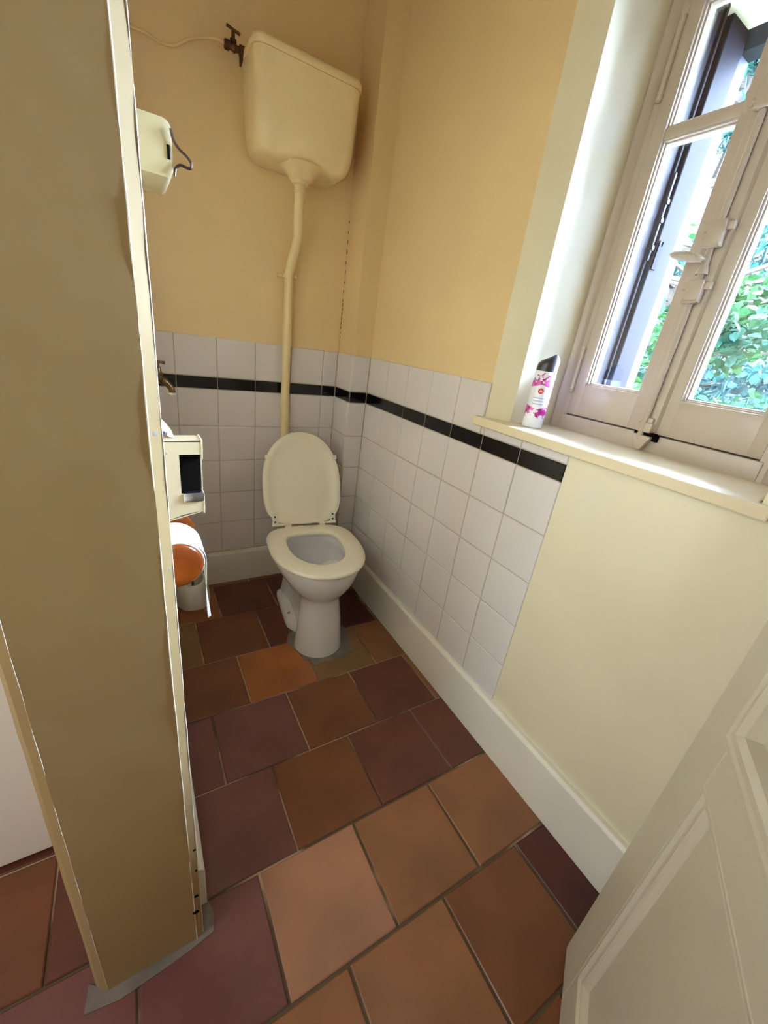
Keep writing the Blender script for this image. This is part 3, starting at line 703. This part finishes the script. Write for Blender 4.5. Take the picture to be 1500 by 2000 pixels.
db(fc, 'front_cover', M['disp'], smooth=False)
db(MB().box(wx0 - 0.01, wx1 - 0.003, yN + 0.012, yN + 0.036, wz0 - 0.01, wz1 + 0.005), 'window_recess', M['dark'], smooth=False)
lp = MB().prism(rpoly(wx0 + 0.003, wx1 + 0.002, wz0 - 0.018, wz0 + 0.002, 0.005), yN - 0.004, yN + 0.01, 'y', bev=0.001); db(lp, 'metal_lip', M['chrome'])
db(MB().lathe([(0.0055, 0.0), (0.0055, -0.0012), (0.0042, -0.0016), (0.0038, -0.0006), (0.0001, -0.0006)], (-0.8545, yN, 0.925), axis='y', n=16), 'rivet', M['disp'])
# loose paper on top of it
pp = MB()
prof_ = [(-0.9, 0.990), (-0.880, 0.990), (-0.868, 0.987), (-0.855, 0.979), (-0.845, 0.967), (-0.836, 0.9525)]
for a, b in zip(prof_, prof_[1:]):
    n = 6
    for k in range(n):
        y0 = -0.905 + 0.05 * k / n; y1 = -0.905 + 0.05 * (k + 1) / n
        q = [pp.b.verts.new((a[0], y0, a[1] + .001 * (k % 2))), pp.b.verts.new((b[0], y0, b[1] + .001 * (k % 2))), pp.b.verts.new((b[0], y1, b[1] + .001 * ((k + 1) % 2))), pp.b.verts.new((a[0], y1, a[1] + .001 * ((k + 1) % 2)))]
        pp.face(q)
for a, b in zip(prof_, prof_[1:]):   # the edge of the fold hanging towards the viewer
    q = [pp.b.verts.new((a[0], -0.905, a[1])), pp.b.verts.new((b[0], -0.905, b[1])), pp.b.verts.new((b[0], -0.912, max(0.9515, b[1] - 0.012))), pp.b.verts.new((a[0], -0.912, max(0.9515, a[1] - 0.012)))]
    pp.face(q)
bmesh.ops.remove_doubles(pp.b, verts=pp.b.verts, dist=0.0003)
bmesh.ops.translate(pp.b, vec=(0.87, 0.9, -0.9515), verts=pp.b.verts)
ppo = pp.done('paper_sheet', M['paper'], smooth=True); ppo.location = (-0.87, -0.9, 0.9515)
so = ppo.modifiers.new('thickness', 'SOLIDIFY'); so.thickness = 0.0012
tag(ppo, 'white printed paper sheet curled on top of the paper dispenser', 'paper')
ik = MB()
for i, (x, s) in enumerate([(-0.8735, 1.0), (-0.8685, .5), (-0.862, .9), (-0.8575, 1.0), (-0.853, .7), (-0.8495, .9)]):
    z = 0.9860 - (x + 0.88) * 0.62 - 0.006
    ik.box(x, x + 0.0012, -0.9135, -0.9122, z - 0.004 * s, z + 0.003 * s); ik.box(x, x + 0.0030, -0.9135, -0.9122, z - 0.001, z + 0.0003)
ik2 = ik.done('print', M['ink'], None, smooth=False); ik2.data.transform(Matrix.Translation((0.87, 0.9, -0.9515))); ik2.parent = ppo
# roll holder
rh = empty('toilet_roll_holder', (WX, -0.86, 0.66)); tag(rh, 'varnished orange wood toilet roll holder with a round end', 'roll holder')
def hb_(mb, name, m_, **k):
    o = mb.done(name, m_, rh, **k); o.data.transform(Matrix.Translation((-WX, 0.86, -0.66))); return o
CX, CZ = -0.8465, 0.660
disc = MB().lathe([(0.0001, -0.9250), (0.030, -0.9258), (0.047, -0.9245), (0.053, -0.9205), (0.0545, -0.9160), (0.0525, -0.9110), (0.047, -0.9085), (0.0001, -0.908)], (CX, 0, CZ), axis='y', n=40)
hb_(disc, 'round_end', M['wood'], angle=60)
pk = [(WX, 0.600), (-0.80, 0.605), (-0.790, 0.655), (-0.797, 0.700), (-0.812, 0.722), (-0.8235, 0.7365), (-0.842, 0.728), (-0.860, 0.718), (WX, 0.716)]
hb_(MB().prism(pk, -0.785, -0.772, 'y', bev=0.002), 'back_end', M['wood'])
hb_(MB().box(WX, WX + 0.012, -0.920, -0.775, 0.62, 0.70, bev=0.003), 'back_plate', M['wood'])
hb_(MB().tube([(CX, -0.91, CZ), (CX, -0.78, CZ)], 0.010, 12), 'spindle', M['wood'])
ro = empty('toilet_roll', (CX, -0.85, CZ - 0.004)); tag(ro, 'cream white toilet roll on the wooden holder with a torn hanging sheet', 'toilet roll')
rr_ = 0.0585
rl = MB()
loops = []
for r, y in ((0.0195, -0.055), (0.040, -0.0555), (0.0565, -0.055), (rr_, -0.052), (rr_, 0.048), (0.0565, 0.050), (0.0195, 0.050), (0.0195, -0.055)):
    loops.append([(r * math.cos(2 * math.pi * k / 40), y, r * math.sin(2 * math.pi * k / 40)) for k in range(40)])
rl.loft(loops); rl.done('paper_roll', M['roll'], ro, angle=40)
tu = MB(); loops = [[(r * math.cos(2 * math.pi * k / 24), y, r * math.sin(2 * math.pi * k / 24)) for k in range(24)] for r, y in ((0.0175, -0.055), (0.0195, -0.055), (0.0195, 0.05), (0.0175, 0.05), (0.0175, -0.055))]
tu.loft(loops); tu.done('cardboard_core', M['card'], ro)
hs = MB(); rows_ = 16; g_ = []
for i in range(rows_ + 1):
    t = i / rows_
    if t < 0.25:
        a = R(40 - 40 * t / 0.25); x = (rr_ + .001) * math.cos(a); z = (rr_ + .001) * math.sin(a)
    else:
        x = rr_ + 0.001 - 0.004 * math.sin((t - .25) * 3); z = -(t - 0.25) / 0.75 * 0.165
    yend = 0.048 if t < 0.35 else 0.048 - 0.098 * ((t - 0.35) / 0.65) ** 1.2
    g_.append([hs.b.verts.new((x + 0.0008 * math.sin(6 * k + 5 * t) + 0.0075 * t * k / 5 + 0.003 * t, -0.054 + (yend + 0.054) * k / 5, z)) for k in range(6)])
for a, b in zip(g_, g_[1:]):
    for k in range(5): hs.face((a[k], a[k + 1], b[k + 1], b[k]))
ho = hs.done('hanging_sheet', M['paper'], ro); so = ho.modifiers.new('t', 'SOLIDIFY'); so.thickness = 0.0008

# ================================================================ TOILET BRUSH
bh = empty('brush_holder', (-0.752, -0.135, 0)); tag(bh, 'white plastic fluted toilet brush holder on the floor below the roll', 'brush holder')
hm = MB(); loops = []; nn = 48
def fl(r, z, amp, tilt=0.0, sq=0.0):
    lp = []
    for k in range(nn):
        a = 2 * math.pi * k / nn; rr = r * (1 + amp * math.cos(6 * a)); lp.append((rr * math.cos(a), rr * math.sin(a), z + tilt * math.sin(a)))
    return lp
loops = [fl(0.066, 0.0, .035), fl(0.068, 0.012, .035), fl(0.066, 0.05, .03), fl(0.060, 0.09, .02), fl(0.053, 0.118, .008, 0.010), fl(0.048, 0.130, 0, 0.016), fl(0.044, 0.131, 0, 0.016), fl(0.042, 0.120, 0, 0.014), fl(0.045, 0.03, 0), fl(0.04, 0.02, 0)]
hm.loft(loops, True, True); hm.done('cup', M['plastic'], bh, angle=50)
tbz = empty('toilet_brush', (-0.752, -0.135, 0.022)); tag(tbz, 'dark-stemmed toilet brush standing in its white holder', 'brush')
MB().tube([(0, 0, 0.03), (0.001, 0.0, 0.11), (0.003, 0.004, 0.20)], 0.0045, 10).done('stem', M['wire'], tbz)
MB().lathe([(0.006, 0.105), (0.010, 0.108), (0.010, 0.122), (0.006, 0.126)], (0.001, 0, 0), n=12).done('collar', M['wire'], tbz)
MB().lathe([(0.005, 0.20), (0.009, 0.21), (0.010, 0.27), (0.006, 0.285), (0.0001, 0.288)], (0.003, 0.004, 0), n=12).done('handle', M['plastic'], tbz)
MB().lathe([(0.006, 0.0), (0.028, 0.004), (0.034, 0.03), (0.028, 0.06), (0.006, 0.068)], (0, 0, 0), n=20).done('bristles', M['plastic'], tbz)

# ================================================================ AEROSOL
az = empty('aerosol_can', (0.072, -1.022, 1.0162), R(0)); tag(az, 'white and magenta air freshener spray can with dark cap on the sill', 'spray can')
def can_mat():
    mt = mat('air_freshener_print', (226, 230, 240), 0.25); nt = mt.node_tree; b = nt.nodes['Principled BSDF']
    L_ = nt.links.new
    tc = nt.nodes.new('ShaderNodeTexCoord'); sx = nt.nodes.new('ShaderNodeSeparateXYZ'); L_(tc.outputs['Object'], sx.inputs[0])
    def mth(op, a, b_=None, c_=None):
        n = nt.nodes.new('ShaderNodeMath'); n.operation = op
        for i, v in enumerate((a, b_, c_)):
            if v is None: continue
            if isinstance(v, (int, float)): n.inputs[i].default_value = v
            else: L_(v, n.inputs[i])
        return n.outputs[0]
    # sideways coordinate on the label, measured round the can from the side that faces the room
    fx, fy = -0.7797, -0.6262   # outward direction of the label centre
    u = mth('ADD', mth('MULTIPLY', sx.outputs['X'], -fy), mth('MULTIPLY', sx.outputs['Y'], fx))
    z = sx.outputs['Z']
    n = nt.nodes.new('ShaderNodeTexNoise'); n.inputs['Scale'].default_value = 95; n.inputs['Detail'].default_value = 3; L_(tc.outputs['Object'], n.inputs['Vector'])
    # blossom bands above and below a white hexagon
    zc = mth('ABSOLUTE', mth('SUBTRACT', z, 0.084))
    hexd = mth('ADD', zc, mth('MULTIPLY', mth('ABSOLUTE', u), 0.35))
    out_hex = mth('GREATER_THAN', hexd, 0.033)
    band = mth('MULTIPLY', out_hex, mth('LESS_THAN', zc, 0.064))
    fall = mth('MULTIPLY', mth('SUBTRACT', zc, 0.033), 9.0)
    fl_ = mth('GREATER_THAN', n.outputs['Fac'], mth('ADD', 0.38, fall))
    msk = mth('MULTIPLY', band, fl_)
    n3 = nt.nodes.new('ShaderNodeTexNoise'); n3.inputs['Scale'].default_value = 60; L_(tc.outputs['Object'], n3.inputs['Vector'])
    r = nt.nodes.new('ShaderNodeValToRGB'); r.color_ramp.elements[0].position = 0.4; r.color_ramp.elements[1].position = 0.6
    r.color_ramp.elements[0].color = lin((168, 40, 130)); r.color_ramp.elements[1].color = lin((222, 104, 196)); L_(n3.outputs['Fac'], r.inputs['Fac'])
    mx = nt.nodes.new('ShaderNodeMix'); mx.data_type = 'RGBA'; L_(msk, mx.inputs[0]); mx.inputs[6].default_value = lin((226, 230, 240)); L_(r.outputs['Color'], mx.inputs[7])
    # faint lines of small print in the hexagon
    ln = mth('MULTIPLY', mth('MULTIPLY', mth('LESS_THAN', mth('MODULO', z, 0.008), 0.0028), mth('LESS_THAN', hexd, 0.026)), mth('MULTIPLY', mth('LESS_THAN', z, 0.086), mth('LESS_THAN', mth('ABSOLUTE', u), 0.015)))
    mx2 = nt.nodes.new('ShaderNodeMix'); mx2.data_type = 'RGBA'; L_(ln, mx2.inputs[0]); L_(mx.outputs[2], mx2.inputs[6]); mx2.inputs[7].default_value = lin((170, 180, 215))
    L_(mx2.outputs[2], b.inputs['Base Color'])
    return mt
ar = 0.0275
MB().lathe([(0.020, 0.0), (ar, 0.001), (ar, 0.150), (ar - 0.001, 0.152)], n=36).done('can', can_mat(), az, angle=60)
cp = MB(); loops = []
for i in range(9):
    t = i / 8; lp = []
    for k in range(32):
        a = 2 * math.pi * k / 32; x, y = math.cos(a), math.sin(a)
        side = x * 0.60 + y * -0.80      # the cap rises towards this side
        r = ar * (1 - 0.62 * max(0, t - 0.35) ** 2 / 0.65 ** 2)
        z = 0.151 + (t ** 0.8) * (0.040 + 0.006 * side) 
        lp.append((x * r + 0.60 * 0.007 * t * t, y * r - 0.80 * 0.007 * t * t, z))
    loops.append(lp)
cp.loft(loops, True, True); cp.done('cap', M['magenta_cap'], az, angle=50)
# round red emblem with a small white house mark, bent to the can
def bent(name, poly, off, m_):
    mb = MB(); fx, fy = -0.7797, -0.6262; tx, ty = -fy, fx
    def P(u, z):
        a = u / ar; d = ar + off
        return (d * (math.cos(a) * fx + math.sin(a) * tx), d * (math.cos(a) * fy + math.sin(a) * ty), z)
    cu = sum(p[0] for p in poly) / len(poly); cz = sum(p[1] for p in poly) / len(poly)
    c = mb.b.verts.new(P(cu, cz)); vs = [mb.b.verts.new(P(*p)) for p in poly]
    for i in range(len(vs)): mb.face((c, vs[i], vs[(i + 1) % len(vs)]))
    return mb.done(name, m_, az, smooth=True)
bent('emblem', [(0.0075 * math.cos(2 * math.pi * k / 24), 0.100 + 0.0075 * math.sin(2 * math.pi * k / 24)) for k in range(24)], 0.0004, mat('emblem_red', (214, 52, 52), 0.4))
bent('emblem_mark', [(-0.0040, 0.0965), (0.0040, 0.0965), (0.0040, 0.0990), (0.0, 0.1040), (-0.0040, 0.0990)], 0.0008, mat('emblem_white', (240, 200, 190), 0.5))

# ================================================================ OUTDOORS
tag(MB().box(0.46, 26, -14, 20, -0.6, -0.5).done('ground', M['lawn'], smooth=False), 'garden ground outside the window', 'ground', kind='structure')
def leafmesh(l, w_):
    me = bpy.data.meshes.new('leaf')
    me.from_pydata([(0, 0, 0), (l * .3, w_ * .5, l * .05), (l * .7, w_ * .4, l * .03), (l, 0, -l * .08), (l * .7, -w_ * .4, l * .03), (l * .3, -w_ * .5, l * .05), (l * .5, 0, -l * .03)], [],
                   [(0, 6, 1), (1, 6, 2), (2, 6, 3), (3, 6, 4), (4, 6, 5), (5, 6, 0)])
    return me
def rnd_mtx(p, rng, flat=0.6, sc_=1.0):
    return Matrix.Translation(p) @ Matrix.Rotation(rng.uniform(0, 6.283), 4, 'Z') @ Matrix.Rotation(rng.gauss(0.3, flat), 4, 'Y') @ Matrix.Rotation(rng.gauss(0, flat), 4, 'X') @ Matrix.Scale(sc_ * rng.uniform(.7, 1.3), 4)
def cloud(name, parent, m_, base, mats_list):
    bv = [v.co.copy() for v in base.vertices]; bf = [tuple(p.vertices) for p in base.polygons]
    V, F = [], []
    for mt in mats_list:
        o = len(V); V += [tuple(mt @ v) for v in bv]; F += [tuple(i + o for i in f) for f in bf]
    me = bpy.data.meshes.new(name); me.from_pydata(V, [], F); me.materials.append(m_)
    ob = bpy.data.objects.new(name, me); C.objects.link(ob); ob.parent = parent; ob['kind'] = 'stuff'; return ob
def tree(name, loc, label, trunk_h, trunk_r, clumps, per, l, w_, m_, flat, seed, singles=0, vertical=False):
    rng = random.Random(seed)
    t = empty(name, loc); tag(t, label, 'tree')
    MB().tube([(0, 0, 0), (0.05, 0.03, trunk_h * .5), (0, 0, trunk_h)], [trunk_r, trunk_r * .8, trunk_r * .3], 10).done('trunk', M['bark'], t)
    br = MB(); ms = []
    for (cx, cy, cz, rx, rz) in clumps:
        br.tube([(0, 0, max(.3, cz - rz * 0.8)), (cx * .5, cy * .5, cz - rz * .3), (cx, cy, cz)], [trunk_r * .4, trunk_r * .25, .01], 6)
        for _ in range(per):
            a = rng.uniform(0, 6.283); q = rng.random() ** 0.45; e = rng.uniform(-1, 1)
            p = Vector((cx + rx * q * math.cos(a) * math.sqrt(1 - e * e), cy + rx * q * math.sin(a) * math.sqrt(1 - e * e), cz + rz * q * e))
            ms.append(rnd_mtx(p, rng, flat))
    br.done('branches', M['bark'], t)
    base = leafmesh(l, w_)
    if singles:
        cp_ = Vector((-0.9, -1.8, 1.2)) - Vector(loc)
        ms.sort(key=lambda m2: (m2.translation - cp_).length)
        base.materials.append(m_)
        for m2 in ms[:singles]:
            o = bpy.data.objects.new('leaf', base); C.objects.link(o); o.parent = t; o.matrix_local = m2
        ms = ms[singles:]
    cloud('foliage', t, m_, base, ms)
    return t
rg = random.Random(3)
cl1 = [(rg.uniform(-.9, .9), rg.uniform(-1.3, 1.3), rg.uniform(0.9, 3.0), rg.uniform(.30, .55), rg.uniform(.14, .28)) for _ in range(34)]
tree('broadleaf_tree', (3.6, 0.35, -0.5), 'leafy bright green tree close to the right window pane', 3.1, 0.06, cl1, 230, 0.085, 0.06, M['leaf'], 0.5, 11, singles=300)
cl2 = [(rg.uniform(-1.2, 1.2), rg.uniform(-1.8, 1.8), rg.uniform(0.8, 7.0), rg.uniform(.35, .7), rg.uniform(.12, .24)) for _ in range(70)]
tree('conifer_tree', (6.3, 2.1, -0.5), 'tall blue green conifer seen through the left window pane', 8.0, 0.12, cl2, 230, 0.16, 0.035, M['needle'], 0.7, 12)
cl3 = [(rg.uniform(-2, 2), rg.uniform(-4, 4), rg.uniform(0.5, 9.0), rg.uniform(.7, 1.3), rg.uniform(.5, .9)) for _ in range(60)]
tree('tall_hedge_tree', (13.0, 5.2, -0.5), 'hazy teal trees standing furthest from the window', 9.0, 0.18, cl3, 240, 0.22, 0.15, M['far_leaf'], 0.8, 13)
